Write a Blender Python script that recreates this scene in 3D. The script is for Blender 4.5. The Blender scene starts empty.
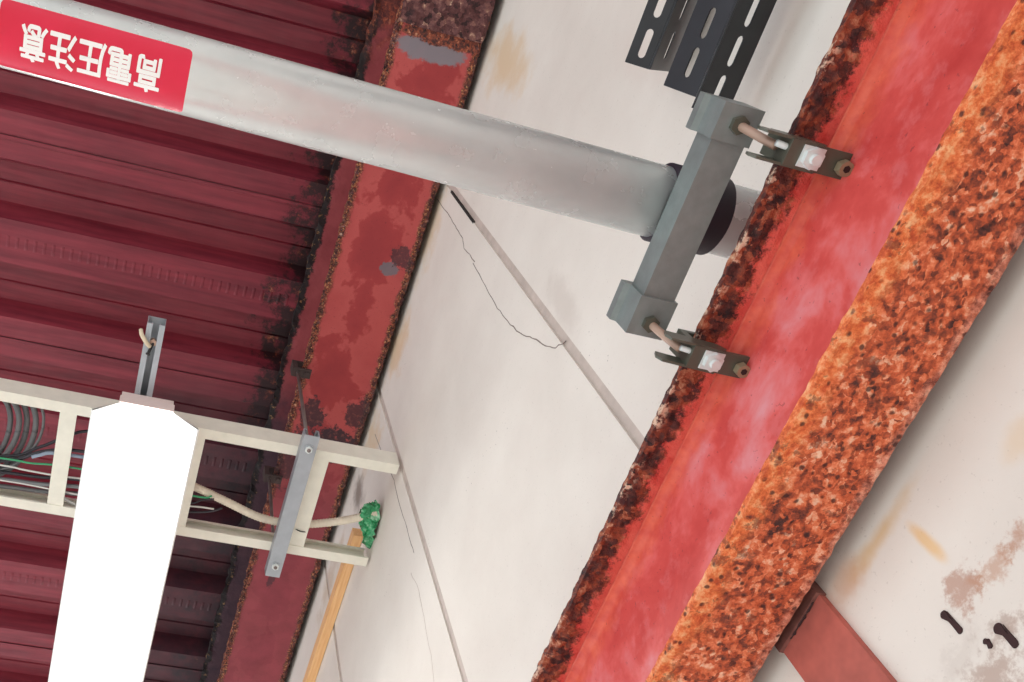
import bpy, bmesh, math, random
from mathutils import Vector, Matrix, noise
random.seed(7)
S = bpy.context.scene
COL = S.collection
H = 1.5                      # eye height above the floor (m)

# ------------------------------------------------------------------ camera
FPX, PX, PY = 994.0, 303.05, 469.33          # focal length and principal point of the (cropped) photograph
RR = ((0.9683734, -0.24124208, -0.06368063),   # camera right
      (0.17730052, 0.84491849, -0.50465559),   # camera down
      (0.1755491, 0.47740444, 0.86096894))     # camera forward
cam = bpy.data.cameras.new('camera'); camo = bpy.data.objects.new('camera', cam); COL.objects.link(camo)
cam.sensor_fit = 'HORIZONTAL'; cam.sensor_width = 36.0; cam.lens = FPX / 1024 * 36
cam.shift_x = (512 - PX) / 1024; cam.shift_y = (PY - 341) / 1024
cam.clip_start = 0.05
r, d, f = (Vector(v).normalized() for v in RR)
camo.matrix_world = Matrix(((r.x, -d.x, -f.x, 0), (r.y, -d.y, -f.y, 0), (r.z, -d.z, -f.z, H), (0, 0, 0, 1)))
S.camera = camo

# ------------------------------------------------------------------ world, sun, exposure
w = bpy.data.worlds.new('world'); S.world = w; w.use_nodes = True
w.node_tree.nodes['Background'].inputs[0].default_value = (0.86, 0.93, 1.0, 1)
w.node_tree.nodes['Background'].inputs[1].default_value = 1.25
sl = bpy.data.lights.new('sun', 'SUN'); sl.energy = 4.2; sl.angle = 0.01; sl.color = (1.0, 0.97, 0.94)
so = bpy.data.objects.new('sun', sl); COL.objects.link(so)
so.location = (-8, 4, 9)
so.rotation_euler = Vector((1.0, -0.55, -1.15)).to_track_quat('-Z', 'Y').to_euler()   # comes in under the roof edge, reaches the floor
S.view_settings.view_transform = 'Standard'; S.view_settings.look = 'None'
S.view_settings.gamma = 1; S.view_settings.use_curve_mapping = False
S.view_settings.exposure = 0.33

# ------------------------------------------------------------------ pixel helpers (a pixel is a direction; the depth comes from the plane it lies on)
def ray(x, y):
    c = ((x - PX) / FPX, (y - PY) / FPX, 1.0)
    return Vector([sum(RR[k][i] * c[k] for k in range(3)) for i in range(3)])
def onX(x, y, X): v = ray(x, y); return v * (X / v.x) + Vector((0, 0, H))
def onZ(x, y, Z): v = ray(x, y); return v * (Z / v.z) + Vector((0, 0, H))   # Z above the eye
WX = 0.652                   # plane of the wall face

# ------------------------------------------------------------------ colour and node helpers
def C(r_, g_, b_):
    def l(u):
        u /= 255.0
        return u / 12.92 if u <= 0.04045 else ((u + 0.055) / 1.055) ** 2.4
    return (l(r_), l(g_), l(b_), 1)
class NT:
    def __init__(self, name):
        self.m = bpy.data.materials.new(name); self.m.use_nodes = True
        self.t = self.m.node_tree; self.b = self.t.nodes['Principled BSDF']
        tc = self.t.nodes.new('ShaderNodeTexCoord'); self.tc = tc; self.co = tc.outputs['Object']
        self._xyz = None
    def put(self, sock, v):
        if isinstance(v, bpy.types.NodeSocket): self.t.links.new(v, sock)
        else: sock.default_value = v
    @property
    def xyz(self):
        if not self._xyz:
            n = self.t.nodes.new('ShaderNodeSeparateXYZ'); self.t.links.new(self.co, n.inputs[0]); self._xyz = n.outputs
        return self._xyz
    def scale(self, s):
        n = self.t.nodes.new('ShaderNodeVectorMath'); n.operation = 'MULTIPLY'
        self.t.links.new(self.co, n.inputs[0]); n.inputs[1].default_value = s; return n.outputs[0]
    def noise(self, sc, det=4, rough=0.55, co=None, dist=0.0):
        n = self.t.nodes.new('ShaderNodeTexNoise'); self.t.links.new(co or self.co, n.inputs['Vector'])
        n.inputs['Scale'].default_value = sc; n.inputs['Detail'].default_value = det
        n.inputs['Roughness'].default_value = rough; n.inputs['Distortion'].default_value = dist
        return n.outputs['Fac']
    def voro(self, sc, co=None, feat='F1', out='Distance'):
        n = self.t.nodes.new('ShaderNodeTexVoronoi'); n.feature = feat
        self.t.links.new(co or self.co, n.inputs['Vector']); n.inputs['Scale'].default_value = sc
        return n.outputs[out]
    def cells(self, sc, wob=0.35):       # random grey per irregular grain
        nz = self.t.nodes.new('ShaderNodeTexNoise'); self.t.links.new(self.co, nz.inputs['Vector']); nz.inputs['Scale'].default_value = sc * 1.3; nz.inputs['Detail'].default_value = 3
        ma = self.t.nodes.new('ShaderNodeVectorMath'); ma.operation = 'MULTIPLY_ADD'
        self.t.links.new(nz.outputs['Color'], ma.inputs[0]); ma.inputs[1].default_value = (wob * 3 / sc,) * 3; self.t.links.new(self.co, ma.inputs[2])
        return self.voro(sc, ma.outputs[0], 'F1', 'Color')
    def ramp(self, fac, stops, interp='LINEAR'):
        n = self.t.nodes.new('ShaderNodeValToRGB'); n.color_ramp.interpolation = interp
        e = n.color_ramp.elements
        while len(e) < len(stops): e.new(0.5)
        for i, (p, c) in enumerate(stops):
            e[i].position = p; e[i].color = c if not isinstance(c, (int, float)) else (c, c, c, 1)
        self.put(n.inputs[0], fac); return n.outputs[0]
    def mix(self, fac, a, b, mode='MIX'):
        n = self.t.nodes.new('ShaderNodeMix'); n.data_type = 'RGBA'; n.blend_type = mode
        self.put(n.inputs[0], fac); self.put(n.inputs[6], a); self.put(n.inputs[7], b); return n.outputs[2]
    def math(self, op, a, b=0.0, c=0.0, clamp=False):
        n = self.t.nodes.new('ShaderNodeMath'); n.operation = op; n.use_clamp = clamp
        self.put(n.inputs[0], a); self.put(n.inputs[1], b); self.put(n.inputs[2], c); return n.outputs[0]
    def step(self, v, lo, hi):      # smooth 0..1 between lo and hi
        n = self.t.nodes.new('ShaderNodeMapRange'); n.interpolation_type = 'SMOOTHSTEP'
        self.put(n.inputs['Value'], v); n.inputs['From Min'].default_value = lo; n.inputs['From Max'].default_value = hi
        return n.outputs[0]
    def bump(self, h, strength=0.4, dist=0.002):
        n = self.t.nodes.new('ShaderNodeBump'); n.inputs['Strength'].default_value = strength; n.inputs['Distance'].default_value = dist
        self.put(n.inputs['Height'], h); self.t.links.new(n.outputs[0], self.b.inputs['Normal'])
    def done(self, col, rough=0.6, metal=0.0):
        self.put(self.b.inputs['Base Color'], col); self.put(self.b.inputs['Roughness'], rough); self.put(self.b.inputs['Metallic'], metal)
        return self.m
def plain(name, col, rough=0.55, metal=0.0, var=0.12, sc=30):
    n = NT(name); f_ = n.noise(sc, 3)
    dark = tuple(c * (1 - var) for c in col[:3]) + (1,); lite = tuple(min(1, c * (1 + var)) for c in col[:3]) + (1,)
    n.bump(n.noise(sc * 8, 2), 0.08, 0.001)
    return n.done(n.ramp(f_, [(0.3, dark), (0.7, lite)]), rough, metal)

def rust(n, sc=60, co=None):         # flaky brown rust, several tones
    a = n.noise(sc, 5, 0.65, co); b = n.noise(sc * 3.1, 4, 0.7, co)
    m_ = n.math('ADD', n.math('MULTIPLY', a, 0.45), n.math('MULTIPLY', b, 0.30))
    m_ = n.math('ADD', m_, n.math('MULTIPLY', n.cells(sc * 2.8), 0.20))
    return n.ramp(m_, [(0.36, C(38, 20, 22)), (0.46, C(96, 46, 38)), (0.54, C(150, 72, 46)), (0.60, C(178, 118, 88)), (0.67, C(225, 190, 160))]), m_

# -------- materials
def mat_wall():
    n = NT('autoclaved_concrete_paint')
    base = n.ramp(n.noise(3.0, 5, 0.6), [(0.3, C(218, 209, 199)), (0.7, C(231, 224, 214))])
    spk = n.step(n.noise(260, 2), 0.66, 0.74)
    col = n.mix(n.math('MULTIPLY', spk, 0.16), base, C(120, 100, 90))
    # rows of small dark specks near joints
    pit = n.step(n.voro(70), 0.11, 0.05); zone = n.step(n.noise(5, 2), 0.60, 0.68)
    col = n.mix(n.math('MULTIPLY', n.math('MULTIPLY', pit, zone), 0.55), col, C(70, 60, 55))
    y, z = n.xyz[1], n.xyz[2]
    wob = n.noise(14, 4, 0.65); wob2 = n.noise(45, 5, 0.75)
    def blob(cy, cz, ry, rz, color, amt, wv, speck=False, tilt=0.0):
        nonlocal col
        dy = n.math('SUBTRACT', y, cy); dz = n.math('SUBTRACT', z, cz)
        if tilt: dy = n.math('SUBTRACT', dy, n.math('MULTIPLY', dz, tilt))
        q = n.math('SQRT', n.math('ADD', n.math('POWER', n.math('DIVIDE', dy, ry), 2.0), n.math('POWER', n.math('DIVIDE', dz, rz), 2.0)))
        q = n.math('ADD', q, n.math('MULTIPLY', n.math('SUBTRACT', wob2 if speck else wob, 0.5), wv))
        mk = n.step(q, 1.0, 0.15)
        col = n.mix(n.math('MULTIPLY', mk, amt), col, color)
    ye = C(214, 176, 122); br = C(150, 100, 70)
    for (px, py, ry, rz, c_, a_, wv, sp, tl) in (
        (506, 62, .09, .24, ye, .6, 1.4, 0, 0), (430, 230, .16, .11, ye, .5, 2.0, 0, 0), (398, 345, .14, .10, ye, .6, 2.2, 0, 0),
        (372, 440, .12, .12, ye, .55, 2.2, 0, 0), (358, 497, .07, .10, C(110, 92, 80), .75, 1.8, 0, 0), (330, 580, .22, .06, C(190, 165, 135), .5, 2.0, 0, 0),
        (880, 535, .085, .016, ye, .75, 1.4, 0, 0), (845, 585, .04, .03, C(205, 150, 110), .55, 1.8, 0, 0), (925, 540, .008, .035, C(226, 180, 110), .7, 1.0, 0, 0),
        (965, 590, .022, .02, C(165, 105, 75), .6, 4.0, 1, 0), (995, 565, .030, .014, C(185, 135, 105), .6, 4.0, 1, 0), (1015, 540, .02, .014, C(175, 120, 90), .6, 4.0, 1, 0),
        (1000, 665, .05, .03, C(150, 110, 90), .55, 4.2, 1, 0), (960, 660, .05, .02, C(205, 195, 185), .5, 3.0, 1, 0),
        (1020, 440, .03, .02, ye, .35, 1.6, 0, 0), (560, 300, .04, .12, C(200, 188, 178), .5, 2.0, 0, 0), (650, 60, .05, .2, C(214, 200, 190), .5, 1.5, 0, 0)):
        p = onX(px, py, WX); blob(p.y, p.z, ry, rz, c_, a_, wv, sp, tl)
    n.bump(n.noise(120, 4, 0.6), 0.12, 0.002)
    return n.done(col, 0.9)
def mat_deck():
    n = NT('oxide_red_deck_paint')
    st = n.scale((0.6, 9, 9))
    base = n.ramp(n.noise(5, 5, 0.6, st), [(0.3, C(104, 26, 42)), (0.72, C(146, 50, 64))])
    mott = n.step(n.noise(34, 5, 0.7), 0.6, 0.75)
    col = n.mix(n.math('MULTIPLY', mott, 0.35), base, C(96, 58, 46))
    x, y = n.xyz[0], n.xyz[1]
    # corroded, blackened sheet ends over the beam
    q = n.math('ADD', x, n.math('MULTIPLY', n.math('SUBTRACT', n.noise(11, 6, 0.75), 0.5), 0.55))
    e = n.step(q, 0.33, 0.41)
    rc, rm = rust(n, 40)
    col = n.mix(n.math('MULTIPLY', e, 0.92), col, n.mix(n.step(n.noise(26, 4, .7), .55, .68), C(28, 17, 20), rc))
    # sooty stain on the sheets beyond the tray
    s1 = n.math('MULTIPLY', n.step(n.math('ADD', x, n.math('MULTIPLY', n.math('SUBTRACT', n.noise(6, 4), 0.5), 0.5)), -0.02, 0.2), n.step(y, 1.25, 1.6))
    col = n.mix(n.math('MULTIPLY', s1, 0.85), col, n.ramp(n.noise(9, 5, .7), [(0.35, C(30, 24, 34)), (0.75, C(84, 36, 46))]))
    n.bump(n.noise(60, 4), 0.1, 0.002)
    return n.done(col, n.ramp(n.noise(20, 3), [(0.3, 0.42), (0.7, 0.6)]))
def mat_roofbeam(edge=0.1055):
    n = NT('oxide_red_roof_beam')
    x, y = n.xyz[0], n.xyz[1]
    base = n.ramp(n.math('ADD', n.noise(8, 6, 0.6, None, 0.2), n.math('MULTIPLY', n.math('SUBTRACT', n.math('ABSOLUTE', x), .05), 2.2)), [(0.30, C(148, 44, 48)), (0.47, C(158, 50, 52)), (0.51, C(180, 76, 74)), (0.72, C(172, 66, 66))])
    purp = n.step(y, 1.15, 1.55)
    col = n.mix(n.math('MULTIPLY', purp, 0.75), base, n.ramp(n.noise(12, 5), [(0.3, C(112, 42, 56)), (0.7, C(146, 60, 74))]))
    mk0 = n.step(n.noise(210, 3, .7), 0.62, 0.68); col = n.mix(n.math('MULTIPLY', mk0, 0.5), col, C(70, 25, 30))
    # rusted flange tips
    ax = n.math('ABSOLUTE', x)
    q = n.math('ADD', ax, n.math('MULTIPLY', n.math('SUBTRACT', n.noise(24, 6, .75), 0.5), 0.045))
    rc, rm = rust(n, 75)
    gold = n.mix(n.step(n.noise(190, 3, .7), 0.56, 0.66), rc, C(208, 158, 104))
    col = n.mix(n.step(q, edge - 0.021, edge - 0.010), col, gold)
    # patches: black scale across the flange, bare grey primer beside the splice
    def blob(cx, cy, rx, ry, c_, amt, wv=1.6):
        nonlocal col
        q_ = n.math('SQRT', n.math('ADD', n.math('POWER', n.math('DIVIDE', n.math('SUBTRACT', x, cx), rx), 2.0), n.math('POWER', n.math('DIVIDE', n.math('SUBTRACT', y, cy), ry), 2.0)))
        q_ = n.math('ADD', q_, n.math('MULTIPLY', n.math('SUBTRACT', n.noise(30, 6, .78), 0.5), wv * 2.2))
        col = n.mix(n.math('MULTIPLY', n.step(q_, 1.0, 0.78), amt), col, c_)
    blk = n.mix(n.step(n.noise(70, 5, .7), .5, .68), C(46, 28, 38), C(112, 62, 58))
    blob(0.03, 1.27, 0.10, 0.055, blk, 0.95); blob(-0.05, 1.19, 0.04, 0.05, blk, 0.9); blob(-0.07, 1.33, 0.06, 0.10, blk, .8); blob(0.08, 1.16, .035, .05, blk, .85)
    blob(0.045, 0.735, 0.028, 0.022, C(104, 100, 108), 0.9, 1.0); blob(0.07, 0.70, 0.03, 0.03, blk, .8)
    blob(-0.01, 0.208, 0.10, 0.030, C(122, 122, 130), 0.9, 0.6); blob(0.02, 0.178, 0.13, 0.020, rc, 1.0, 0.8)
    blob(-0.03, 1.75, .012, .05, C(70, 36, 46), .8)
    n.bump(n.math('MULTIPLY', rm, n.step(q, edge - 0.022, edge - 0.008)), 0.6, 0.006)
    return n.done(col, 0.62)
def mat_roofbeam_top():
    n = NT('oxide_red_beam_top_flange')
    x, y = n.xyz[0], n.xyz[1]
    base = n.ramp(n.noise(14, 4), [(0.3, C(132, 52, 58)), (0.7, C(156, 72, 76))])
    sooty = n.step(n.math('ADD', y, n.math('MULTIPLY', n.math('SUBTRACT', n.noise(8, 4), .5), .5)), 1.25, 1.5)
    col = n.mix(n.math('MULTIPLY', sooty, .9), base, n.ramp(n.noise(20, 5, .7), [(0.35, C(36, 32, 46)), (0.75, C(70, 50, 60))]))
    q = n.math('SUBTRACT', n.math('ABSOLUTE', x), n.math('MULTIPLY', n.math('SUBTRACT', n.noise(16, 6, .75), 0.5), 0.07))
    col = n.mix(n.step(q, .082, .092), col, n.mix(n.step(n.noise(60, 4, .7), .58, .7), C(26, 16, 18), C(150, 110, 70)))
    top = n.step(n.math('ADD', y, n.math('MULTIPLY', n.math('SUBTRACT', n.noise(14, 4), .5), .3)), .3, .2)
    col = n.mix(n.math('MULTIPLY', top, .85), col, rust(n, 40)[0])
    n.bump(n.noise(90, 5), .3, .004)
    return n.done(col, .7)
def mat_scale(name, tones, sc, pit=0.6):
    n = NT(name)
    a = n.noise(sc, 6, 0.7); b = n.noise(sc * 4, 4, 0.7)
    m_ = n.math('ADD', n.math('ADD', n.math('MULTIPLY', a, 0.45), n.math('MULTIPLY', b, 0.25)), n.math('MULTIPLY', n.cells(sc * 5), 0.30))
    col = n.ramp(m_, tones)
    v = n.step(n.noise(sc * 1.7, 4, 0.65, None, .5), 0.60, 0.70)
    col = n.mix(n.math('MULTIPLY', v, pit), col, C(52, 24, 20))
    n.bump(m_, 0.7, 0.006)
    return n.done(col, 0.85)
def mat_girt_bottom():
    n = NT('orange_rust_flange'); x = n.xyz[0]
    a = n.noise(24, 5, 0.65); b = n.noise(95, 6, 0.72)
    m_ = n.math('ADD', n.math('ADD', n.math('MULTIPLY', a, 0.32), n.math('MULTIPLY', b, 0.48)), n.math('MULTIPLY', n.cells(190), 0.20))
    col = n.ramp(m_, [(0.36, C(70, 34, 30)), (0.43, C(140, 62, 40)), (0.50, C(204, 92, 54)), (0.56, C(230, 126, 84)), (0.64, C(246, 196, 166))])
    # brighter orange along the room-side edge
    br = n.step(n.math('ADD', x, n.math('MULTIPLY', n.math('SUBTRACT', n.noise(18, 5, .7), .5), .04)), -0.022, -0.042)
    org = n.ramp(b, [(0.38, C(206, 84, 42)), (0.5, C(240, 126, 68)), (0.64, C(250, 184, 130))])
    col = n.mix(n.math('MULTIPLY', br, .85), col, org)
    pk = n.step(n.math('ADD', x, n.math('MULTIPLY', n.math('SUBTRACT', n.noise(40, 5, .7), .5), .03)), 0.036, 0.048)
    col = n.mix(n.math('MULTIPLY', pk, .6), col, n.ramp(b, [(0.4, C(120, 60, 50)), (0.6, C(226, 160, 138))]))
    pits = n.math('MULTIPLY', n.step(n.math('ADD', n.voro(105), n.math('MULTIPLY', n.noise(160, 3), .3)), 0.46, 0.28), n.step(n.noise(22, 3), .42, .52))
    col = n.mix(n.math('MULTIPLY', pits, .85), col, C(60, 26, 24))
    big = n.step(n.noise(34, 6, .72), .56, .62); col = n.mix(n.math('MULTIPLY', big, .6), col, C(96, 48, 38))
    n.bump(n.math('SUBTRACT', m_, n.math('MULTIPLY', pits, .25)), 0.8, 0.008)
    return n.done(col, 0.85)
def mat_girt_web():
    n = NT('weathered_red_primer'); z = n.xyz[2]
    st = n.scale((1, 0.85, 1))
    pool = n.noise(13, 5, .6, st, .25)
    col = n.ramp(pool, [(0.30, C(190, 54, 50)), (0.48, C(208, 74, 68)), (0.54, C(218, 92, 88)), (0.61, C(220, 112, 112)), (0.74, C(222, 144, 148))])
    haze = n.step(n.noise(30, 5, .65, st), .50, .66)
    col = n.mix(n.math('MULTIPLY', haze, .3), col, C(226, 130, 132))
    # orange bloom towards the top of the web
    top = n.step(n.math('ADD', z, n.math('MULTIPLY', n.math('SUBTRACT', n.noise(20, 4, .7), .5), .07)), .158, .190)
    col = n.mix(n.math('MULTIPLY', top, .7), col, n.ramp(n.noise(60, 4), [(0.35, C(214, 84, 66)), (0.65, C(238, 118, 86))]))
    sp = n.step(n.noise(170, 3, .6), .66, .72); col = n.mix(n.math('MULTIPLY', sp, .5), col, C(120, 40, 46))
    n.bump(n.noise(40, 5), .25, .003)
    return n.done(col, .6)
def mat_girt_top():
    n = NT('rust_scaled_flange_edge'); x, y = n.xyz[0], n.xyz[1]
    rc, rm = rust(n, 40)
    lump = n.step(n.noise(30, 3, .6), .58, .66)
    col = n.mix(n.math('MULTIPLY', lump, .75), rc, C(66, 34, 38))
    pale = n.math('MULTIPLY', n.step(n.noise(55, 4, .7), .54, .64), n.step(x, -.040, -.048))
    col = n.mix(n.math('MULTIPLY', pale, .9), col, C(226, 190, 164))
    paint = n.ramp(n.noise(40, 5), [(0.3, C(206, 72, 66)), (0.7, C(232, 112, 96))])
    q = n.math('ADD', x, n.math('MULTIPLY', n.math('SUBTRACT', n.noise(34, 7, .8), .5), .085))
    col = n.mix(n.step(q, -.030, -.018), col, paint)
    n.bump(rm, .9, .008)
    return n.done(col, .8)
def mat_pipe():
    n = NT('galvanised_pipe'); st = n.scale((1, 6, 6))
    col = n.ramp(n.noise(14, 5, .6), [(0.3, C(216, 225, 225)), (0.7, C(232, 239, 238))])
    sp = n.step(n.noise(120, 3, .6), .70, .76); col = n.mix(n.math('MULTIPLY', sp, .3), col, C(150, 148, 144))
    return n.done(col, n.ramp(n.noise(30, 4), [(0.3, .22), (0.7, .30)]), .24)
def mat_sticker():
    n = NT('red_warning_film')
    n.bump(n.noise(25, 4, .6, n.scale((3, 1, 1))), .25, .003)
    return n.done(n.ramp(n.noise(20, 2), [(0.3, C(212, 12, 54)), (0.7, C(224, 22, 66))]), .28)
def mat_wood():
    n = NT('pine_batten')
    g = n.noise(30, 5, .6, n.scale((6, .35, 6)))
    return n.done(n.ramp(g, [(0.3, C(226, 170, 112)), (0.7, C(244, 200, 146))]), .7)
def mat_green():
    n = NT('green_plastic_film'); n.bump(n.noise(60, 4, .6), .5, .004)
    return n.done(n.ramp(n.noise(45, 4), [(0.32, C(20, 110, 66)), (0.52, C(66, 168, 112)), (0.66, C(170, 222, 190))]), .25)
def mat_floor():
    n = NT('concrete_slab')
    n.bump(n.noise(40, 4), .2, .004)
    return n.done(n.ramp(n.noise(1.5, 5), [(0.3, C(176, 174, 170)), (0.7, C(200, 198, 195))]), .85)
def mat_emit():
    n = NT('lit_diffuser'); n.b.inputs['Emission Color'].default_value = (1, .985, .96, 1); n.b.inputs['Emission Strength'].default_value = 9.0
    return n.done((.9, .9, .9, 1), .5)

M = dict(wall=mat_wall(), deck=mat_deck(), rbeam=mat_roofbeam(), rbtop=mat_roofbeam_top(),
    rustscale=mat_scale('dark_rust_scale', [(0.36, C(40, 22, 26)), (0.46, C(84, 46, 46)), (0.55, C(104, 66, 66)), (0.62, C(134, 92, 82)), (0.70, C(216, 186, 160))], 17),
    gbot=mat_girt_bottom(), gweb=mat_girt_web(), gtop=mat_girt_top(), pipe=mat_pipe(), sticker=mat_sticker(), wood=mat_wood(), green=mat_green(), floor=mat_floor(), emit=mat_emit(),
    joint=plain('joint_sealant', C(196, 182, 172), .85), slab=plain('slab_concrete', C(120, 112, 106), .9), crack=plain('crack_line', C(128, 114, 106), .9), black=plain('black_gap', C(38, 33, 30), .9),
    white_ink=plain('white_lettering', C(248, 246, 244), .4, 0, .02), rubber=plain('black_rubber', C(40, 33, 44), .6), grey_paint=plain('grey_zinc_paint', C(124, 132, 130), .4, .05, .10, 60),
    grey_dark=plain('dark_zinc_clamp', C(86, 87, 76), .4, .1), zinc=plain('zinc_bolt', C(216, 222, 220), .3, 0, .04), brass=plain('yellow_zinc', C(150, 138, 112), .35, .3), rod=plain('rusty_rod', C(176, 146, 128), .4, .2),
    blackmetal=plain('black_slotted_steel', C(34, 36, 40), .28, .1, .2), cream=plain('cream_tray_paint', C(232, 229, 214), .5, 0, .05), strut=plain('galvanised_strut', C(164, 170, 176), .38, .2, .08),
    lampwhite=plain('white_enamel', C(246, 246, 244), .4, 0, .01), lampend=plain('pale_end_plate', C(226, 206, 200), .6, 0, .03), cgrey=plain('grey_cable_sheath', C(112, 114, 116), .5), cblack=plain('black_cable_sheath', C(44, 42, 50), .45),
    cgreen=plain('green_wire', C(60, 160, 110), .45), cwhite=plain('white_wire', C(214, 214, 208), .45), cblue=plain('blue_grey_sleeve', C(140, 154, 172), .5), beige=plain('beige_flex_conduit', C(226, 216, 196), .55, 0, .06),
    post=plain('faded_red_oxide_post', C(176, 92, 80), .7, 0, .28, 22), postdark=plain('brown_weld_plate', C(116, 72, 64), .75, 0, .3, 60), tan=plain('tan_tie', C(216, 200, 172), .6), black_tie=plain('black_nylon', C(30, 28, 28), .5),
    rodgrey=plain('weathered_rod', C(128, 116, 112), .5, .5), clampdirt=plain('grimy_clamp', C(70, 56, 54), .7, .2), anchor=plain('rusted_anchor', C(58, 34, 34), .8, .1))

# ------------------------------------------------------------------ mesh helpers
def link(name, me, mat, parent=None):
    o = bpy.data.objects.new(name, me); COL.objects.link(o)
    if mat and not me.materials: me.materials.append(M[mat] if isinstance(mat, str) else mat)
    if parent: o.parent = parent
    return o
def mesh(name, bm, mat, parent=None, smooth=False, bevel=0.0, off=None):
    if off is not None: bmesh.ops.translate(bm, verts=bm.verts, vec=-Vector(off))
    if bevel: bmesh.ops.bevel(bm, geom=[e for e in bm.edges if len(e.link_faces) == 2 and e.calc_face_angle(0) > 0.5], offset=bevel, segments=2, affect='EDGES', profile=0.6)
    bmesh.ops.recalc_face_normals(bm, faces=bm.faces)
    me = bpy.data.meshes.new(name); bm.to_mesh(me); bm.free()
    if smooth:
        for p in me.polygons: p.use_smooth = True
    return link(name, me, mat, parent)
def thing(name, label, cat, loc, group=None):
    o = bpy.data.objects.new(name, None); o.empty_display_size = 0.05; COL.objects.link(o); o.location = loc
    tag(o, label, cat, group); return o
def tag(o, label, cat, group=None, kind=None):
    if label: o['label'] = label
    if cat: o['category'] = cat
    if group: o['group'] = group
    if kind: o['kind'] = kind
    return o
def box(bm, x0, x1, y0, y1, z0, z1):
    v = [bm.verts.new((x, y, z)) for x in (x0, x1) for y in (y0, y1) for z in (z0, z1)]
    for q in ((0, 1, 3, 2), (4, 6, 7, 5), (0, 4, 5, 1), (2, 3, 7, 6), (0, 2, 6, 4), (1, 5, 7, 3)): bm.faces.new([v[i] for i in q])
    return bm
def B(*a): return box(bmesh.new(), *a)
def prism(bm, prof, axis, a0, a1):       # closed profile extruded along an axis; profile coords are the two other axes in order
    def P(u, v, a): return {'x': (a, u, v), 'y': (u, a, v), 'z': (u, v, a)}[axis]
    A = [bm.verts.new(P(u, v, a0)) for u, v in prof]; Bv = [bm.verts.new(P(u, v, a1)) for u, v in prof]; k = len(prof)
    for i in range(k): bm.faces.new((A[i], A[(i + 1) % k], Bv[(i + 1) % k], Bv[i]))
    bm.faces.new(A[::-1]); bm.faces.new(Bv); return bm
def sheet_profile(pts, t):               # open polyline -> closed thin profile
    out = []
    for i, p in enumerate(pts):
        a = Vector(pts[max(0, i - 1)]); b = Vector(pts[min(len(pts) - 1, i + 1)]); dd = (b - a).normalized()
        out.append((p[0] - dd.y * t, p[1] + dd.x * t))
    return list(pts) + out[::-1]
def tube(bm, pts, rad, seg=10, cap=True):
    pts = [Vector(p) for p in pts]; k = len(pts); rings = []
    t0 = (pts[1] - pts[0]).normalized(); up = Vector((0, 0, 1)) if abs(t0.z) < 0.9 else Vector((1, 0, 0))
    nrm = t0.cross(up).normalized()
    for i, p in enumerate(pts):
        t = (pts[min(k - 1, i + 1)] - pts[max(0, i - 1)]).normalized()
        nrm = (nrm - t * nrm.dot(t)).normalized(); bn = t.cross(nrm)
        r_ = rad[i] if isinstance(rad, (list, tuple)) else rad
        rings.append([bm.verts.new(p + (nrm * math.cos(2 * math.pi * j / seg) + bn * math.sin(2 * math.pi * j / seg)) * r_) for j in range(seg)])
    for a, b in zip(rings, rings[1:]):
        for j in range(seg): bm.faces.new((a[j], a[(j + 1) % seg], b[(j + 1) % seg], b[j]))
    if cap: bm.faces.new(rings[0][::-1]); bm.faces.new(rings[-1])
    return bm
def spline(pts, n=8):
    P = [Vector(p) for p in pts]; P = [2 * P[0] - P[1]] + P + [2 * P[-1] - P[-2]]; out = []
    for i in range(1, len(P) - 2):
        for j in range(n):
            t = j / n; a, b, c, e = P[i - 1:i + 3]
            out.append(0.5 * ((2 * b) + (c - a) * t + (2 * a - 5 * b + 4 * c - e) * t * t + (3 * b - a - 3 * c + e) * t ** 3))
    out.append(P[-2]); return out
def hexa(bm, c, axis, rad, h):           # hexagonal prism from point c along axis
    return tube(bm, [Vector(c), Vector(c) + Vector(axis) * h], rad, 6)
def plate(x0, x1, y0, y1, z0, z1, st, fn):   # subdivided box, every vertex moved by fn(p) -> offset
    nx, ny, nz = (max(1, round((b - a) / s)) for a, b, s in ((x0, x1, st[0]), (y0, y1, st[1]), (z0, z1, st[2])))
    V = {}; verts = []; faces = []
    def vid(i, j, k):
        if (i, j, k) not in V:
            p = Vector((x0 + (x1 - x0) * i / nx, y0 + (y1 - y0) * j / ny, z0 + (z1 - z0) * k / nz))
            V[(i, j, k)] = len(verts); verts.append(p + fn(p))
        return V[(i, j, k)]
    for i in range(nx):
        for j in range(ny):
            faces.append((vid(i, j, 0), vid(i, j + 1, 0), vid(i + 1, j + 1, 0), vid(i + 1, j, 0)))
            faces.append((vid(i, j, nz), vid(i + 1, j, nz), vid(i + 1, j + 1, nz), vid(i, j + 1, nz)))
    for j in range(ny):
        for k in range(nz):
            faces.append((vid(0, j, k), vid(0, j, k + 1), vid(0, j + 1, k + 1), vid(0, j + 1, k)))
            faces.append((vid(nx, j, k), vid(nx, j + 1, k), vid(nx, j + 1, k + 1), vid(nx, j, k + 1)))
    for i in range(nx):
        for k in range(nz):
            faces.append((vid(i, 0, k), vid(i + 1, 0, k), vid(i + 1, 0, k + 1), vid(i, 0, k + 1)))
            faces.append((vid(i, ny, k), vid(i, ny, k + 1), vid(i + 1, ny, k + 1), vid(i + 1, ny, k)))
    me = bpy.data.meshes.new('plate'); me.from_pydata([tuple(v) for v in verts], [], faces); me.update(); return me
def nz3(p, s, o=0): return noise.noise_vector(Vector((p.x * s + o, p.y * s, p.z * s)))

# ------------------------------------------------------------------ setting: floor, wall, ceiling
Y0, Y1, X0 = -5.4, 4.6, -3.0  # unseen roof and wall ends, set to admit daylight from the sides
fl = mesh('floor', B(-14, 0.9, -14, 16, -0.12, 0), 'floor'); tag(fl, 'pale concrete floor slab in front of the panel wall', None, None, 'structure')

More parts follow.
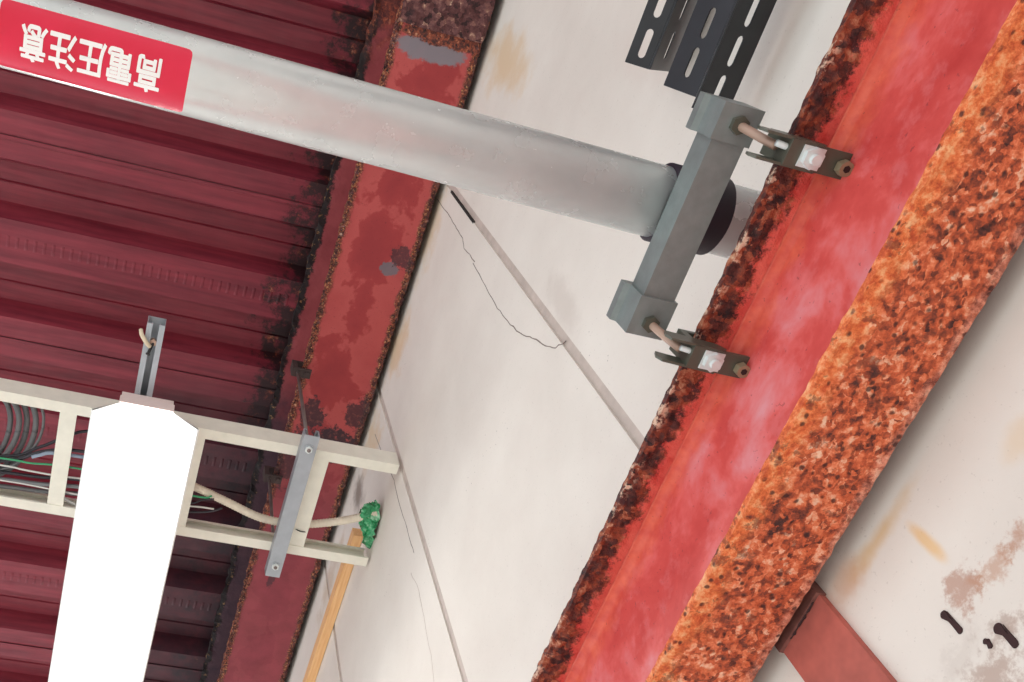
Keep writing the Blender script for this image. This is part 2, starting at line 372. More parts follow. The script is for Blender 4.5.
wall = mesh('wall_right', B(WX + 0.0035, WX + 0.1, Y0, Y1, 0, H + 3.05), 'joint')
tag(wall, 'off-white wall of tall concrete panels with sealed vertical joints', None, None, 'structure')
M['wall'].node_tree.nodes  # panels share one coordinate frame (that of the wall)
for nd in M['wall'].node_tree.nodes:
    if nd.type == 'TEX_COORD': nd.object = wall
J = [(0.1226, 0.0), (0.4864, 0.019), (1.0855, 0.019)]
y = 1.0855
while y + 0.6 < Y1: y += 0.6; J.append((y, 0.019))
y = 0.1226
while y - 0.6 > Y0: y -= 0.6; J.insert(0, (y, 0.019))
edges = [(Y0, 0)] + J + [(Y1, 0)]
for (a, wa), (b, wb) in zip(edges, edges[1:]):
    if b - a > 0.02: mesh('panel', B(WX, WX + 0.02, a + wa / 2, b - wb / 2, 0.0, H + 3.05), 'wall', wall, bevel=0.0015)
def ribbon(name, pix, wid, mat, jag=0.0, sub=4):
    pts = [onX(px, py, WX) for px, py in pix]; q = []
    for a, b in zip(pts, pts[1:]):
        for j in range(sub): q.append(a.lerp(b, j / sub))
    q.append(pts[-1])
    q = [p + Vector((0, random.uniform(-jag, jag), random.uniform(-jag, jag))) if 0 < i < len(q) - 1 else p for i, p in enumerate(q)]
    bm = bmesh.new(); L = []
    for i, p in enumerate(q):
        t = (q[min(len(q) - 1, i + 1)] - q[max(0, i - 1)]).normalized(); s = Vector((0, -t.z, t.y)) * wid * random.uniform(.6, 1.2) / 2
        L.append([bm.verts.new((WX + dx, (p + s * k).y, (p + s * k).z)) for dx, k in ((.0005, -1), (-.0004, -1), (-.0004, 1), (.0005, 1))])
    for a, b in zip(L, L[1:]):
        for i in range(4): bm.faces.new((a[i], a[(i + 1) % 4], b[(i + 1) % 4], b[i]))
    return mesh(name, bm, mat, wall)
ribbon('crack', [(437, 199), (447, 213), (455, 226), (462, 236), (464, 248), (475, 262)], .0018, 'crack', .002)  # grey-brown ribbons laid along the wall cracks
ribbon('crack', [(473, 263), (486, 287), (498, 308), (507, 321), (520, 333), (533, 338), (545, 346), (556, 348), (566, 341)], .0020, 'crack', .002)
ribbon('crack', [(375, 434), (384, 458), (394, 480), (401, 510), (409, 535), (414, 553)], .0018, 'crack', .002)
ribbon('crack', [(411, 573), (419, 590), (424, 618), (431, 655), (434, 682)], .0012, 'joint', .002)
jg = mesh('joint_gap', B(WX - .0004, WX + .004, .4930, .4985, onX(452, 188, WX).z - .26, onX(452, 188, WX).z), 'black', wall)
for (px, py, l_, w_) in ((945, 615, .019, .0034), (1000, 629, .016, .0046), (987, 642, .004, .0028)):       # rust-black drips under old anchor holes
    p = onX(px, py, WX); prof = []
    for i in range(16):
        a = math.pi * 2 * i / 16; k_ = .8 if math.sin(a) < 0 else 1
        prof.append((p.y + math.cos(a) * w_ * k_ + random.uniform(-.0005, .0005), p.z + math.sin(a) * w_ * k_ - (l_ if math.sin(a) < -.05 else 0)))
        if i in (7, 15): prof.append((p.y + (-1 if i == 7 else 1) * w_ * .45, p.z - l_ * (.35 if i == 7 else .6))); prof.append((p.y + (-1 if i == 7 else 1) * w_ * .4, p.z - l_ * (.6 if i == 7 else .35)))
    mesh('anchor_stain', prism(bmesh.new(), prof, 'x', WX - .0012, WX + .002), 'anchor', wall)

ceil = mesh('ceiling', B(X0, WX + .1, Y0, Y1, H + 2.952, H + 3.1), 'slab'); tag(ceil, 'dark red corrugated steel roof deck under a slab', None, None, 'structure')  # unseen slab added over the deck to stop sky light leaking in
ZL, ZH = H + 2.87, H + 2.945
for nd in M['deck'].node_tree.nodes:
    if nd.type == 'TEX_COORD': nd.object = ceil
def deck_profile():
    # one sheet = two ribs, from seam to seam; y relative to the seam in the middle of a low flat
    pts = [(0.001, ZL - .004), (.012, ZL - .004), (.014, ZL)]; y = 0.065
    for k in range(2):
        pts += [(y, ZL), (y + .027, ZH), (y + .080, ZH), (y + .0835, ZH - .005), (y + .087, ZH), (y + .143, ZH), (y + .170, ZL)]
        if k == 0: y += .30
    return pts + [(.600, ZL)]
dk = None
emb = None
k = -8
while 1.3233 + .6 * k < Y1 - .55:
    ys = 1.3233 + .6 * k
    if ys >= Y0:
        if dk is None:
            bm = prism(bmesh.new(), sheet_profile(deck_profile(), .0012), 'x', X0, WX - .001); dk = mesh('deck_sheet', bm, 'deck', ceil); so_ = dk
            dk.location = (0, ys, 0)
            bm = bmesh.new()
            x = -2.0
            while x < .40:
                c = [bm.verts.new((x + dx, .30 + dy, ZL - dz)) for dx, dy, dz in ((-.006, -.018, -.0005), (.006, -.018, -.0005), (.006, .018, -.0005), (-.006, .018, -.0005), (0, -.014, .0032), (0, .014, .0032))]
                for q in ((0, 1, 4), (1, 2, 5, 4), (2, 3, 5), (3, 0, 4, 5)): bm.faces.new([c[i] for i in q])
                x += .026
            emb = mesh('embossed_row', bm, 'deck', dk, True); emb['kind'] = 'stuff'
        else:
            o = dk.copy(); COL.objects.link(o); o.location = (0, ys, 0)
            if -1.5 < ys < 3.5:
                e = emb.copy(); COL.objects.link(e); e.parent = o
    k += 1

# ------------------------------------------------------------------ roof beam (H 400 x 200) along the wall
RB = thing('roof_beam', 'dark red steel roof beam with rusty flange edges under the deck, close to the wall', 'beam', (0.529, 0, H + 2.46))
def ragged(amp, s, hw, zone):
    def fn(p):
        e = max(0.0, (abs(p.x) - (hw - zone)) / zone); e = min(1, e) ** 1.5
        n_ = nz3(p, s) + nz3(p, s * 2.7, 9) * .6
        return Vector((n_.x * amp * e, 0, n_.z * amp * e))
    return fn
link('bottom_flange', plate(-.1055, .1055, -1.6, 3.2, 0, .013, (.0075, .006, .0065), ragged(.0045, 55, .1055, .022)), 'rbeam', RB)
link('top_flange', plate(-.1055, .1055, -1.6, 3.2, .387, .400, (.0151, .012, .0065), ragged(.007, 30, .1055, .03)), 'rbtop', RB)
mesh('web', B(-.004, .004, -1.6, 3.2, .013, .387), 'rbtop', RB)
def crust(p):
    n_ = nz3(p, 38) + nz3(p, 95, 4) * .5
    return Vector((n_.x * .004 * (1 if abs(p.x) > .09 else .2), n_.y * .002, n_.z * .005))
sp = link('splice_plate', plate(-.101, .101, -.9, .166, -.0135, .0, (.0067, .006, .0135), crust), 'rustscale', RB)
sp['label'] = 'flaking dark rust on the splice plate'
# flakes of golden rust hanging from both flange tips: one part each
for sgn in (-1, 1):
    bm = bmesh.new()
    for i in range(900):
        c = Vector((sgn * (.1055 - abs(random.gauss(0, .005))), random.uniform(.15, 2.4), -.001 - random.random() * .003)); s = random.uniform(.0018, .0048)
        v = [bm.verts.new(c + Vector((random.uniform(-1, 1), random.uniform(-1.4, 1.4), random.uniform(-.8, .8))) * s) for _ in range(4)]
        for q in ((0, 1, 2), (0, 2, 3), (0, 3, 1), (1, 3, 2)): bm.faces.new([v[j] for j in q])
    fk = mesh('rust_flakes', bm, 'rustscale', RB); fk['kind'] = 'stuff'

# ------------------------------------------------------------------ lower beam (H 200 x 100) bracketed along the wall
GB = thing('wall_girt', 'heavily rusted red and orange steel beam running along the wall above the post', 'beam', (0.58, 0, H + .701))
def crust2(p):
    n_ = nz3(p, 85) + nz3(p, 170, 5) * .6
    e = 1.0 if abs(p.x) > .044 else .35
    return Vector((n_.x * .0010 * e, 0, n_.z * .0024 * (1 if abs(p.x) < .046 else .5)))
def crust3(p):
    e = min(1, max(0, (-p.x - .012) / .02)) if p.x < 0 else .3
    n_ = nz3(p, 70, 2) + nz3(p, 150, 7) * .7
    return Vector((n_.x * .0014 * (1 if p.x < -.045 else .2), 0, n_.z * .0034 * e * (1 if p.x > -.046 else .45)))
gy0, gy1 = -.75, 1.9
link('bottom_flange', plate(-.05, .05, gy0, gy1, 0, .008, (.0025, .0035, .004), crust2), 'gbot', GB)
link('top_flange', plate(-.05, .05, gy0, gy1, .192, .200, (.0025, .0035, .004), crust3), 'gtop', GB)
bm = bmesh.new()
pr = [(-.00275, .008)]
for i in range(7): a = math.pi / 2 * i / 6; pr.append((-.00275 - .010 * (1 - math.cos(a)) , .182 + .010 * math.sin(a)))
pr = pr + [(.00275, .192), (.00275, .008)]
mesh('web', prism(bm, pr, 'y', gy0, gy1), 'gweb', GB, True)
for p in GB.children[-1].data.polygons: p.use_smooth = len(p.vertices) == 4 and abs(p.normal.x) < .99

# ------------------------------------------------------------------ post under the lower beam
PO = thing('steel_post', 'faded red-brown flat steel post standing on the wall under the rusted beam', 'post', (0.645, .4575, 0))
mesh('flat_bar', B(0, .0068, -.035, .035, 0, H + .7035), 'post', PO, bevel=.0008)
mesh('head_plate', B(-.004, .0068, -.037, .036, H + .7035, H + .745), 'postdark', PO, bevel=.001)
bm = bmesh.new(); tube(bm, [(-.001 + random.uniform(-.0006, .0006), -.026 + .0034 * i, H + .7035 + random.uniform(-.0008, .0008)) for i in range(14)], [random.uniform(.0006, .0018) for _ in range(14)], 6)
mesh('weld_bead', bm, 'anchor', PO, True)

# ------------------------------------------------------------------ pipe with warning sticker
PA, PB, PR = Vector((-1.7, .1330, H + 1.0295)), Vector((.651, .1718, H + 1.002)), .0365
PI = thing('conduit_pipe', 'thick galvanised metal pipe with a red warning sticker crossing to the wall', 'pipe', PA)
axis = (PB - PA).normalized()
def on_pipe(X, phi, rad):
    c = PA + axis * ((X - PA.x) / axis.x)
    return c + Vector((0, math.sin(phi), -math.cos(phi))) * rad
bm = bmesh.new(); tube(bm, [PA, PB], PR, 64); mesh('pipe_body', bm, 'pipe', PI, True, off=PA)
for p in PI.children[0].data.polygons: p.use_smooth = len(p.vertices) == 4
def R_(a): return math.radians(a)
XL, XR, F0, F1 = -.1775, -.0055, R_(-46), R_(58)
bm = bmesh.new(); nu, nv = 24, 20; rc = .05
grid = []
for i in range(nu + 1):
    u = (1 - math.cos(math.pi * i / nu)) / 2; row = []
    du = min(u, 1 - u) * (XR - XL)
    inset = 0.0
    if du < .005: inset = (.005 - math.sqrt(max(0, .005 ** 2 - (.005 - du) ** 2))) / PR
    for j in range(nv + 1): row.append(bm.verts.new(on_pipe(XL + (XR - XL) * u, F0 + inset + (F1 - F0 - 2 * inset) * j / nv, PR + .0004)))
    grid.append(row)
for a, b in zip(grid, grid[1:]):
    for j in range(nv): bm.faces.new((a[j], b[j], b[j + 1], a[j + 1]))
st = mesh('warning_sticker', bm, 'sticker', PI, True, off=PA); st['label'] = 'red sticker with white characters'
tc = bpy.data.curves.new('lettering_text', 'FONT'); tc.body = '\u9ad8\u96fb\u5727\u6ce8\u610f'; tc.size = 1; tc.offset = .012; tc.resolution_u = 3; tc.space_character = 1.06
to = bpy.data.objects.new('lettering_text', tc); COL.objects.link(to)
bpy.context.view_layer.update()
me = bpy.data.meshes.new_from_object(to.evaluated_get(bpy.context.evaluated_depsgraph_get()))
bpy.data.objects.remove(to); bpy.data.curves.remove(tc)
bm = bmesh.new(); bm.from_mesh(me); bpy.data.meshes.remove(me)
bmesh.ops.triangulate(bm, faces=bm.faces)
bmesh.ops.subdivide_edges(bm, edges=[e for e in bm.edges if e.calc_length() > .12], cuts=2)
src = bmesh.new()
tmp = bpy.data.meshes.new('t'); bm.to_mesh(tmp); bm.free(); bm = bmesh.new()
for dx, dy, dz in ((0, 0, 0), (.013, .0, .1), (-.013, 0, .2), (0, .013, .3), (0, -.013, .4)):
    src.clear(); src.from_mesh(tmp); bmesh.ops.translate(src, verts=src.verts, vec=(dx, dy, dz)); t2 = bpy.data.meshes.new('t2'); src.to_mesh(t2); bm.from_mesh(t2); bpy.data.meshes.remove(t2)
src.free(); bpy.data.meshes.remove(tmp)
xs = [v.co.x for v in bm.verts]; ys_ = [v.co.y for v in bm.verts]
ax0, ax1, ay0, ay1 = min(xs), max(xs), min(ys_), max(ys_)
for v in bm.verts:
    u = (v.co.x - ax0) / (ax1 - ax0); t = (v.co.y - ay0) / (ay1 - ay0)
    v.co = on_pipe(-.030 + (-.157 + .030) * u, R_(-21) + R_(52) * t, PR + .0009 + v.co.z * .0003)
lt = mesh('lettering', bm, 'white_ink', st, off=PA)
# rubber sleeve under the saddle of the bracket
bm = bmesh.new()
a_, b_ = on_pipe(.487, 0, 0), on_pipe(.553, 0, 0)
tube(bm, [a_, a_.lerp(b_, .03), a_.lerp(b_, .97), b_], [PR + .001, PR + .004, PR + .004, PR + .001], 40)
mesh('rubber_sleeve', bm, 'rubber', PI, True, off=PA)

# ------------------------------------------------------------------ bracket that carries the pipe, clamped to the lower beam
BR = thing('pipe_support_bracket', 'grey square steel bar with end caps clamped to the rusted beam, under the pipe', 'bracket', (.4945, .17, H + .93))
O = BR.location.copy()
def LB(x0, x1, y0, y1, z0, z1): return B(x0 - O.x, x1 - O.x, y0 - O.y, y1 - O.y, z0 + H - O.z, z1 + H - O.z)
mesh('square_bar', LB(.4775, .5115, .059, .284, .930, .9628), 'grey_paint', BR, bevel=.002)
for (y0_, y1_) in ((.056, .090), (.247, .288)):
    bm = bmesh.new(); yy0, yy1 = y0_ - O.y, y1_ - O.y
    pr = [(.474 - O.x, -.0035), (.5145 - O.x, -.0035), (.5145 - O.x, .041), (.468 - O.x, .041), (.468 - O.x, .030), (.474 - O.x, .027)]
    mesh('end_cap', prism(bm, pr, 'y', yy0, yy1), 'grey_paint', BR, bevel=.0018)
def clamp(y):                            # beam clamp: jaw round the flange tip, hex bolt, set screw, bent bolt to the bar
    cx = Vector((.555 - O.x, y - O.y, 0)); zb = .868 + H - O.z; zt = .912 + H - O.z; w_ = .0115
    bm = bmesh.new()
    xa, xb, xc = .518 - O.x, .586 - O.x, .530 - O.x
    zf, zc = .8935 + H - O.z, .9015 + H - O.z
    pr = [(xa, zb), (xb, zb), (xb, zb + .004), (xa + .007, zb + .004), (xa + .007, zc + .004), (xb - .02, zc + .004), (xb - .02, zt), (xa, zt)]
    k_ = mesh('beam_clamp', prism(bm, pr, 'y', cx.y - w_, cx.y + w_), 'grey_dark', BR, bevel=.0008)
    for s in (-1, 1):                    # folded side cheeks reaching back to the bar
        pr = [(xa - .028, zb + .012), (xa - .024, zb + .004), (xa + .030, zb - .001), (xa + .036, zb + .006), (xa + .030, zb + .016), (xa - .024, zb + .024)]
        mesh('cheek', prism(bmesh.new(), pr, 'y', cx.y + s * w_ - .0012, cx.y + s * w_ + .0012), 'grey_dark', k_)
    bm = bmesh.new(); tube(bm, [(xa - .010, cx.y - .004, zb + .007), (xa + .012, cx.y - .002, zb + .0062)], .0030, 10); mesh('shank', bm, 'zinc', k_, True)
    bm = bmesh.new(); hexa(bm, (.5405 - O.x, cx.y, zb), (0, 0, -1), .0098, .0065); tube(bm, [(.5405 - O.x, cx.y, zb - .006), (.5405 - O.x, cx.y, zb - .0115)], .0048, 14)
    mesh('hex_bolt', bm, 'zinc', k_)
    mesh('square_washer', B(.530 - O.x, .551 - O.x, cx.y - .0095, cx.y + .0095, zb - .0016, zb), 'zinc', k_)
    bm = bmesh.new(); tube(bm, [(.572 - O.x, cx.y + .001, zb - .008), (.572 - O.x, cx.y + .001, zb + .023)], .0048, 14); mesh('set_screw', bm, 'brass', k_)
    bm = bmesh.new(); tube(bm, [(.572 - O.x, cx.y + .001, zb - .0078), (.572 - O.x, cx.y + .001, zb - .0095)], .0066, 16); tube(bm, [(.572 - O.x, cx.y + .001, zb - .0009), (.572 - O.x, cx.y + .001, zb - .0075)], .0072, 6); mesh('lock_nut', bm, 'brass', k_)
    bm = bmesh.new(); tube(bm, [(.572 - O.x, cx.y + .001, zb - .0093), (.572 - O.x, cx.y + .001, zb - .0099)], .0034, 6); mesh('socket', bm, 'black_tie', k_)
    bm = bmesh.new(); tube(bm, spline([(.4945 - O.x, cx.y - .006, .002), (.4975 - O.x, cx.y - .005, -.014), (.504 - O.x, cx.y - .003, -.032), (.512 - O.x, cx.y - .001, zb + .012)], 5), .0042, 10); mesh('bent_bolt', bm, 'rod', k_, True)
    bm = bmesh.new(); hexa(bm, (.4945 - O.x, cx.y - .006, -.003), (0, 0, -1), .0088, .006); mesh('nut', bm, 'grey_dark', k_)
clamp(.0785); clamp(.279)

# ------------------------------------------------------------------ slotted black angles by the wall
def slotted_leg(p0, p1, y0, y1, t, phase, pit, ln):   # leg from p0 to p1 (x,z), pierced by slots along y
    a, b = Vector((p0[0], 0, p0[1])), Vector((p1[0], 0, p1[1])); u = (b - a).normalized(); L_ = (b - a).length; n_ = Vector((-u.z, 0, u.x)) * t
    bm = bmesh.new(); ys = []
    rr = .0050; c0, c1 = L_ * .5 - rr, L_ * .5 + rr
    y = y1 - phase
    slots = []
    while y - ln > y0: slots.append((y - ln, y)); y -= pit
    def quad(s0, y0_, s1, y1_):
        for o_, fl in ((Vector(), False), (n_, True)):
            v = [bm.verts.new(a + u * s_ + Vector((0, q, 0)) + o_) for s_, q in ((s0, y0_), (s1, y0_), (s1, y1_), (s0, y1_))]; bm.faces.new(v if fl else v[::-1])
    def wall_(pts):
        for i in range(len(pts)):
            (s0, q0), (s1, q1) = pts[i], pts[(i + 1) % len(pts)]
            bm.faces.new([bm.verts.new(a + u * s_ + Vector((0, q, 0)) + o_) for s_, q, o_ in ((s0, q0, Vector()), (s1, q1, Vector()), (s1, q1, n_), (s0, q0, n_))])
    quad(0, y0, c0, y1); quad(c1, y0, L_, y1)
    wall_([(0, y0), (L_, y0), (L_, y1), (0, y1)])
    cur = y1
    for s0, s1 in slots:
        quad(c0, s1, c1, cur); cur = s0
        out = [(c0 + rr + rr * math.cos(t_), s1 - rr + rr * math.sin(t_)) for t_ in [math.pi * i / 6 for i in range(7)]] + [(c0 + rr + rr * math.cos(t_), s0 + rr + rr * math.sin(t_)) for t_ in [math.pi + math.pi * i / 6 for i in range(7)]]
        wall_(out)
        # corner webs of the rounded slot ends
        for o_ in (Vector(), n_):
            for corner, arc in (((c1, s1), out[0:4]), ((c0, s1), out[3:7]), ((c0, s0), out[7:11]), ((c1, s0), out[10:14])):
                bm.faces.new([bm.verts.new(a + u * s_ + Vector((0, q, 0)) + o_) for s_, q in [corner] + arc])
    quad(c0, y0, c1, cur)
    bmesh.ops.remove_doubles(bm, verts=bm.verts, dist=1e-5)
    return bm
def slotted_angle(ridge, pa, pb, yend, label, phA, phB, cutA, pit, ln):
    base = Vector((ridge[0], yend, H + ridge[1]))
    t = thing('slotted_angle', label, 'angle bar', base, 'slotted steel angles beside the wall')
    for q_, ph, cut, th in ((pa, phA, cutA, -.0018), (pb, phB, 0, .0018)):
        mesh('slotted_leg', slotted_leg((0, 0), (q_[0] - ridge[0], q_[1] - ridge[1]), -.75, -cut, th, ph, pit, ln), 'blackmetal', t)
    bm = bmesh.new(); tube(bm, [(0, -.75, 0), (0, -max(cutA, .001), 0)], .0016, 10); mesh('bend', bm, 'blackmetal', t, True)
    return t
def leg_end(ridge, ang_deg, ratio):          # walk from the ridge at an angle until x/z equals the ratio
    ca, sa = math.cos(R_(ang_deg)), math.sin(R_(ang_deg)); L_ = (ratio * ridge[1] - ridge[0]) / (ca - ratio * sa)
    return (ridge[0] + ca * L_, ridge[1] + sa * L_)
r2 = (.481 * 1.19, 1.19); slotted_angle(r2, leg_end(r2, 110, .4435), leg_end(r2, 20, .518), .0885, 'black slotted steel angle bar beside the wall, its end behind the pipe bracket', .016, .008, .012, .0437, .034)
r1 = (.424 * 1.36, 1.36); slotted_angle(r1, leg_end(r1, 142, .3975), leg_end(r1, 52, .4440), .070, 'black slotted steel angle bar with a bright corner, higher on the wall', .010, .014, 0, .050, .036)
WB = thing('wall_bracket', 'small steel wall bracket carrying the black slotted angles', 'bracket', (WX - .003, -.42, H + 1.2))
mesh('back_plate', B(-.003, .002, -.02, .02, -.10, .26), 'blackmetal', WB, bevel=.001)
mesh('arm', B(-.085, -.002, -.018, .018, -.030, -.012), 'blackmetal', WB, bevel=.001)
mesh('arm', B(-.070, -.002, -.018, .018, .140, .155), 'blackmetal', WB, bevel=.001)

# ------------------------------------------------------------------ cable tray (ladder) and what hangs it
TZ0, TZ1, TY0, TY1, TX0, TX1 = H + 2.05, H + 2.112, 1.078, 1.383, -1.5, .643
TR = thing('cable_tray', 'cream painted ladder cable tray ending at the wall', 'cable tray', (0, TY0, TZ0))
def c_rail(y, s):      # channel open towards the inside (s = +1: inside is +y)
    t = .002
    p = [(0, 0), (.026, 0), (.026, .006), (.026 - t, .006), (.026 - t, t), (t, t), (t, .060), (.012, .060), (.012, .054), (.012 + t, .054), (.012 + t, .062), (0, .062)]
    pr = [(y - TY0 + s * a, b) for a, b in p]
    return prism(bmesh.new(), pr if s > 0 else pr[::-1], 'x', TX0, TX1 if s > 0 else TX1 + .002)
mesh('side_rail', c_rail(TY0, 1), 'cream', TR); mesh('side_rail', c_rail(TY1, -1), 'cream', TR)
for xr in (-1.341, -1.041, -.741, -.443, -.143, .155, .455):
    mesh('rung', B(xr - .019, xr + .019, .0035, TY1 - TY0 - .0035, .0022, .012), 'cream', TR, bevel=.0012)
def strut_up(o, x0, x1, y0, y1, z0, z1, openup=True):
    t = .0022; l_ = .008 if openup else .0125; w_ = x1 - x0; h_ = z1 - z0
    p = [(0, 0), (w_, 0), (w_, h_), (w_ - l_, h_), (w_ - l_, h_ - .006), (w_ - l_ + t, h_ - .006), (w_ - l_ + t, h_ - t), (w_ - t, h_ - t), (w_ - t, t), (t, t), (t, h_ - t), (l_ - t, h_ - t), (l_ - t, h_ - .006), (l_, h_ - .006), (l_, h_), (0, h_)]
    if not openup: p = [(a, h_ - b) for a, b in p][::-1]
    return prism(bmesh.new(), [(x0 + a, z0 + b) for a, b in p], 'y', y0, y1)
SC = thing('strut_channel', 'grey steel strut channel hung on two rods, carrying the cable tray', 'strut', (.411, 1.238, H + 2.018))
mesh('channel', strut_up(0, -.0185, .0185, -.210, .200, 0, .0315), 'strut', SC)
for yy in (1.063, 1.404):
    ly = yy - 1.238
    bm = bmesh.new(); tube(bm, [(0, ly, -.010), (0, ly, .432)], .0046, 10); rd = mesh('threaded_rod', bm, 'rodgrey', SC, True)
    bm = bmesh.new(); hexa(bm, (0, ly, -.0005), (0, 0, -1), .0092, .0065); mesh('nut', bm, 'zinc', rd)
    bm = bmesh.new(); tube(bm, [(0, ly, .0), (0, ly, -.0015)], .0125, 16); mesh('washer', bm, 'strut', rd)
    bm = bmesh.new()                      # clamp gripping the flange tip of the roof beam
    z0 = .424
    pr = [(-.016, z0), (.036, z0), (.036, z0 + .007), (-.002, z0 + .007), (-.002, z0 + .042), (.022, z0 + .042), (.022, z0 + .049), (-.016, z0 + .049)]
    ck = mesh('flange_clamp', prism(bm, pr, 'y', ly - .013, ly + .013), 'clampdirt', SC, bevel=.001)
    bm = bmesh.new(); hexa(bm, (.024, ly, z0), (0, 0, -1), .008, .006); mesh('clamp_screw', bm, 'clampdirt', ck)

LS = thing('strut_rail', 'pale grey open strut rail with a tan strap, above the lamp', 'strut', (.0145, .829, H + 2.008))
ch = mesh('channel', strut_up(0, -.0195, .0195, 0, 1.6, 0, .040, False), 'strut', LS)
mesh('rail_bolt', hexa(bmesh.new(), (.0, .045, .012), (0, 0, -1), .0085, .010), 'rod', LS)
bm = bmesh.new(); tube(bm, spline([(-.006, .052, -.003), (-.012, .044, -.010), (-.026, .028, -.006), (-.030, .022, .006)], 5), .005, 6); mesh('strap', bm, 'tan', LS, True)
bm = bmesh.new(); tube(bm, [(.001, .046, .004), (-.006, .066, -.010)], .0032, 8); hexa(bm, (-.006, .066, -.010), (-.2, .6, -.5), .005, .004); mesh('loose_screw', bm, 'black_tie', LS)

# ------------------------------------------------------------------ lamp
LY0, LY1 = 1.0, 2.25
LA = thing('ceiling_lamp', 'lit white batten lamp with sloping reflector wings under the strut rail', 'lamp', (.026, LY0, H + 1.95))
L_ = LY1 - LY0
mesh('housing', B(-.0575, .0575, 0.001, L_ - .001, .004, .057), 'lampend', LA, bevel=.002)
mesh('light_bar', B(-.0545, .0545, .006, L_ - .006, -.010, .0045), 'emit', LA, bevel=.002)['label'] = 'glowing white light bar'
for s in (-1, 1):
    pr = sheet_profile([(s * .0605, .003), (s * .0605, -.002), (s * .115 + (.005 if s < 0 else 0), -.058), (s * .1165 + (.005 if s < 0 else 0), -.054)], .0012 * -s)
    mesh('reflector_wing', prism(bmesh.new(), pr, 'y', 0, L_), 'lampwhite', LA)
for y_ in (0, L_ - .0015): mesh('end_plate', B(-.060, .060, y_ - .0015, y_, .002, .034), 'lampend', LA)

# ------------------------------------------------------------------ cables in the tray
def cable(label, pts, rad, mat, n=8, name='cable', group='cables in the tray'):
    P = spline(pts, n); base = P[0].copy(); bm = bmesh.new(); tube(bm, P, rad, 9)
    o = mesh(name, bm, mat, None, True, off=base); o.location = base; return tag(o, label, 'cable', group)
def q(px, py, Z): return onZ(px, py, Z)
# coil of thick grey cable, ring by ring
LOOPS = ('thin outermost grey cable loop of the coil in the tray', 'thick grey cable loop next to the thin outermost loop of the coil', 'thick grey cable loop in the middle of the coil in the tray',
         'thick grey cable loop inside the middle loop of the coil', 'innermost thick grey cable loop of the coil in the tray')
for i, (cx, cy, ra, rb, zz, rr) in enumerate(((-6, 428, 49, 44, 2.092, .0036), (-10, 431, 45, 47, 2.104, .0070), (-14, 431, 40, 46, 2.120, .0072), (-14.5, 431, 32.5, 38, 2.104, .0072), (-18.5, 431, 27.5, 38, 2.120, .0068))):
    pts = []
    for k in range(25):
        a = 2 * math.pi * k / 24
        pts.append(q(cx + ra * math.cos(a) - 9 * math.sin(a), cy + rb * math.sin(a), zz + .020 - .026 * math.sin(a)))
    cable(LOOPS[i], pts, rr, 'cgrey', 3, 'cable_loop', 'loops of the grey cable coil')
cable('black cable rising to the near rail of the tray', [q(-120, 440, 2.090), q(0, 456, 2.090), q(40, 447, 2.090), q(65, 437, 2.090), q(90, 431, 2.090), q(140, 436, 2.090)], .0038, 'cblack')
cable('black cable lying second from the near rail', [q(-120, 452, 2.078), q(0, 461, 2.078), q(40, 452, 2.076), q(70, 450, 2.074), q(110, 456, 2.074), q(185, 466, 2.074)], .0042, 'cblack')
c1 = cable('grey cable end with a blue-grey sleeve beside the coil', [q(32, 457, 2.071), q(40, 455, 2.071), q(52, 453, 2.071), q(84, 457, 2.071)], .0044, 'cblue')
cable('thin green wire lying in the tray', [q(-100, 448, 2.070), q(0, 458, 2.070), q(30, 463, 2.070), q(55, 465, 2.070), q(90, 471, 2.070), q(140, 485, 2.070), q(200, 497, 2.070), q(212, 496, 2.070)], .0024, 'cgreen')
cable('thin white wire lying in the tray', [q(-100, 452, 2.068), q(0, 465, 2.068), q(25, 470, 2.068), q(60, 476, 2.068), q(110, 482, 2.068), q(180, 492, 2.068)], .0023, 'cwhite')
cable('thin pale wire along the far rail', [q(-100, 465, 2.068), q(0, 480, 2.068), q(30, 485, 2.068), q(60, 491, 2.068), q(110, 500, 2.068), q(190, 506, 2.068), q(214, 509, 2.068)], .0022, 'cwhite')
for j, (dy, zz, rr) in enumerate(((-5, 2.072, .0052), (2, 2.082, .0056), (-12, 2.080, .0042))):
    cable(('thick dark grey cable beside the far rail', 'thickest dark grey cable lying against the far rail', 'dark cable between the thin wires and the thick ones')[j], [q(-110, 474 + dy, zz), q(0, 484 + dy, zz), q(40, 489 + dy, zz), q(90, 493 + dy, zz), q(180, 505 + dy * .6, zz)], rr, ('cgrey', 'cgrey', 'cblack')[j])
cable('short white cable rising behind the lamp', [q(64, 498, 2.072), q(70, 502, 2.072), q(80, 506, 2.073), q(110, 512, 2.074)], .0042, 'cwhite')
cable('thin black wire showing beyond the lamp', [q(150, 500, 2.067), q(190, 503, 2.067), q(202, 500, 2.067), q(214, 499, 2.067)], .0022, 'cblack')
cable('black cable curling up beyond the lamp', [q(150, 510, 2.074), q(195, 512, 2.072), q(212, 511, 2.070), q(222, 508, 2.068)], .003, 'cblack')
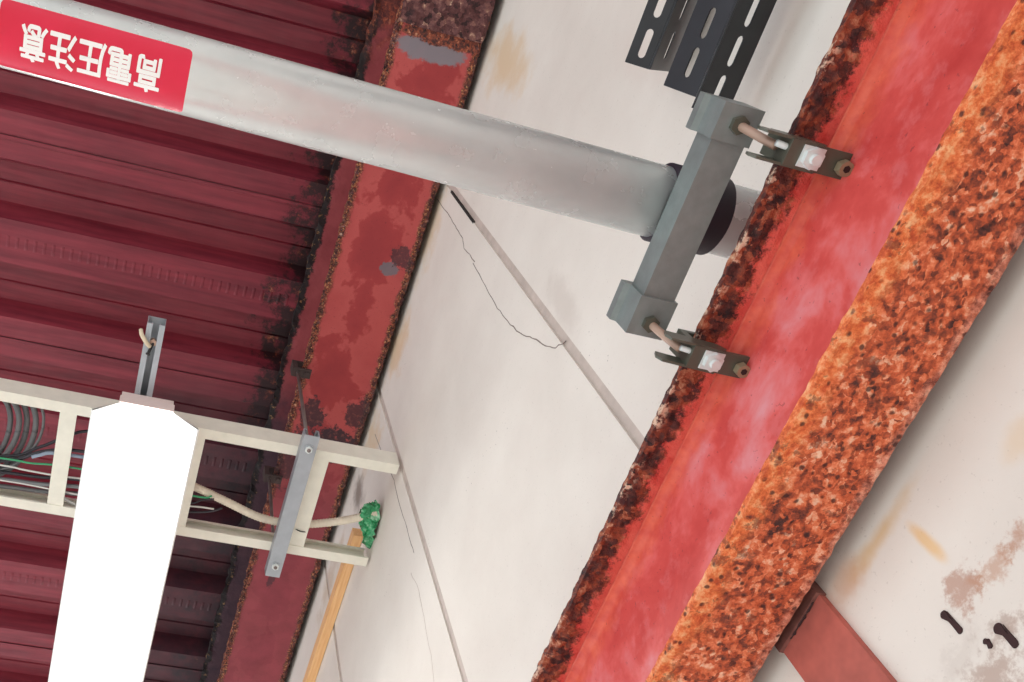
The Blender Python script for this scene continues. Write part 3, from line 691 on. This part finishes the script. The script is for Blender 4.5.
# beige flexible conduit to the wall, with its tie
P = spline([q(120, 462, 2.090), q(160, 473, 2.088), q(195, 487, 2.086), q(225, 501, 2.084), q(262, 518, 2.082), q(300, 524, 2.084), q(340, 521, 2.088), q(379, 513, 2.092)], 45)
P = [p for p in P if p.x < WX - .001]
bm = bmesh.new(); tube(bm, [p for p in P], [.0102 * (1 + .07 * math.sin(i * 1.9)) for i in range(len(P))], 12); base = P[0].copy()
fc = mesh('flexible_conduit', bm, 'beige', None, True, off=base); fc.location = base; tag(fc, 'beige ribbed flexible conduit leaving the tray into the wall', 'conduit')
tp = min(P, key=lambda p: abs(p.x - .462)); bm = bmesh.new()
tube(bm, [Vector((.455 + .023 * math.cos(a), tp.y + .003 * math.cos(a), H + 2.0735 + .0245 * math.sin(a))) for a in [2 * math.pi * i / 20 for i in range(21)]], .0016, 6, False)
mesh('cable_tie', bm, 'black_tie', fc, True, off=base)
# crumpled green plastic round the wall hole
bm = bmesh.new(); nu, nv = 20, 26; g = []
pe = P[-1]
for i in range(nu + 1):
    u = i / nu; row = []
    for j in range(nv + 1):
        v = j / nv
        a = R_(-115) + R_(300) * v
        rad = .013 + .032 * u ** .8 * (1 + 1.1 * max(0, math.sin(a - .1)))
        pnt = Vector((.598 + .046 * u, pe.y + .006 + math.sin(a) * rad * 1.05 + .020 * u, pe.z + .018 * u - math.cos(a) * rad * .8))
        nn = nz3(pnt, 60) * .6 + nz3(pnt, 130, 3) * .5
        pnt += nn * (.016 * (.3 + u)); pnt.x = min(pnt.x, WX - .001)
        row.append(bm.verts.new(pnt))
    g.append(row)
for a, b in zip(g, g[1:]):
    for j in range(nv): bm.faces.new((a[j], a[j + 1], b[j + 1], b[j]))
base = Vector((WX - .002, pe.y, pe.z)); gp = mesh('plastic_wrap', bm, 'green', None, False, off=base); gp.location = base
tag(gp, 'crumpled green plastic film wrapped round the conduit at the wall', 'plastic film')
# pine batten on the wall
wb = B(-.0145, .0115, 0, 1.3, -.015, .022); base = Vector((.6395, 1.375, H + 2.19)); wo = mesh('wood_batten', wb, 'wood', None, bevel=.001, off=(0, 0, 0)); wo.location = base
tag(wo, 'bare pine batten fixed along the wall behind the tray', 'batten')
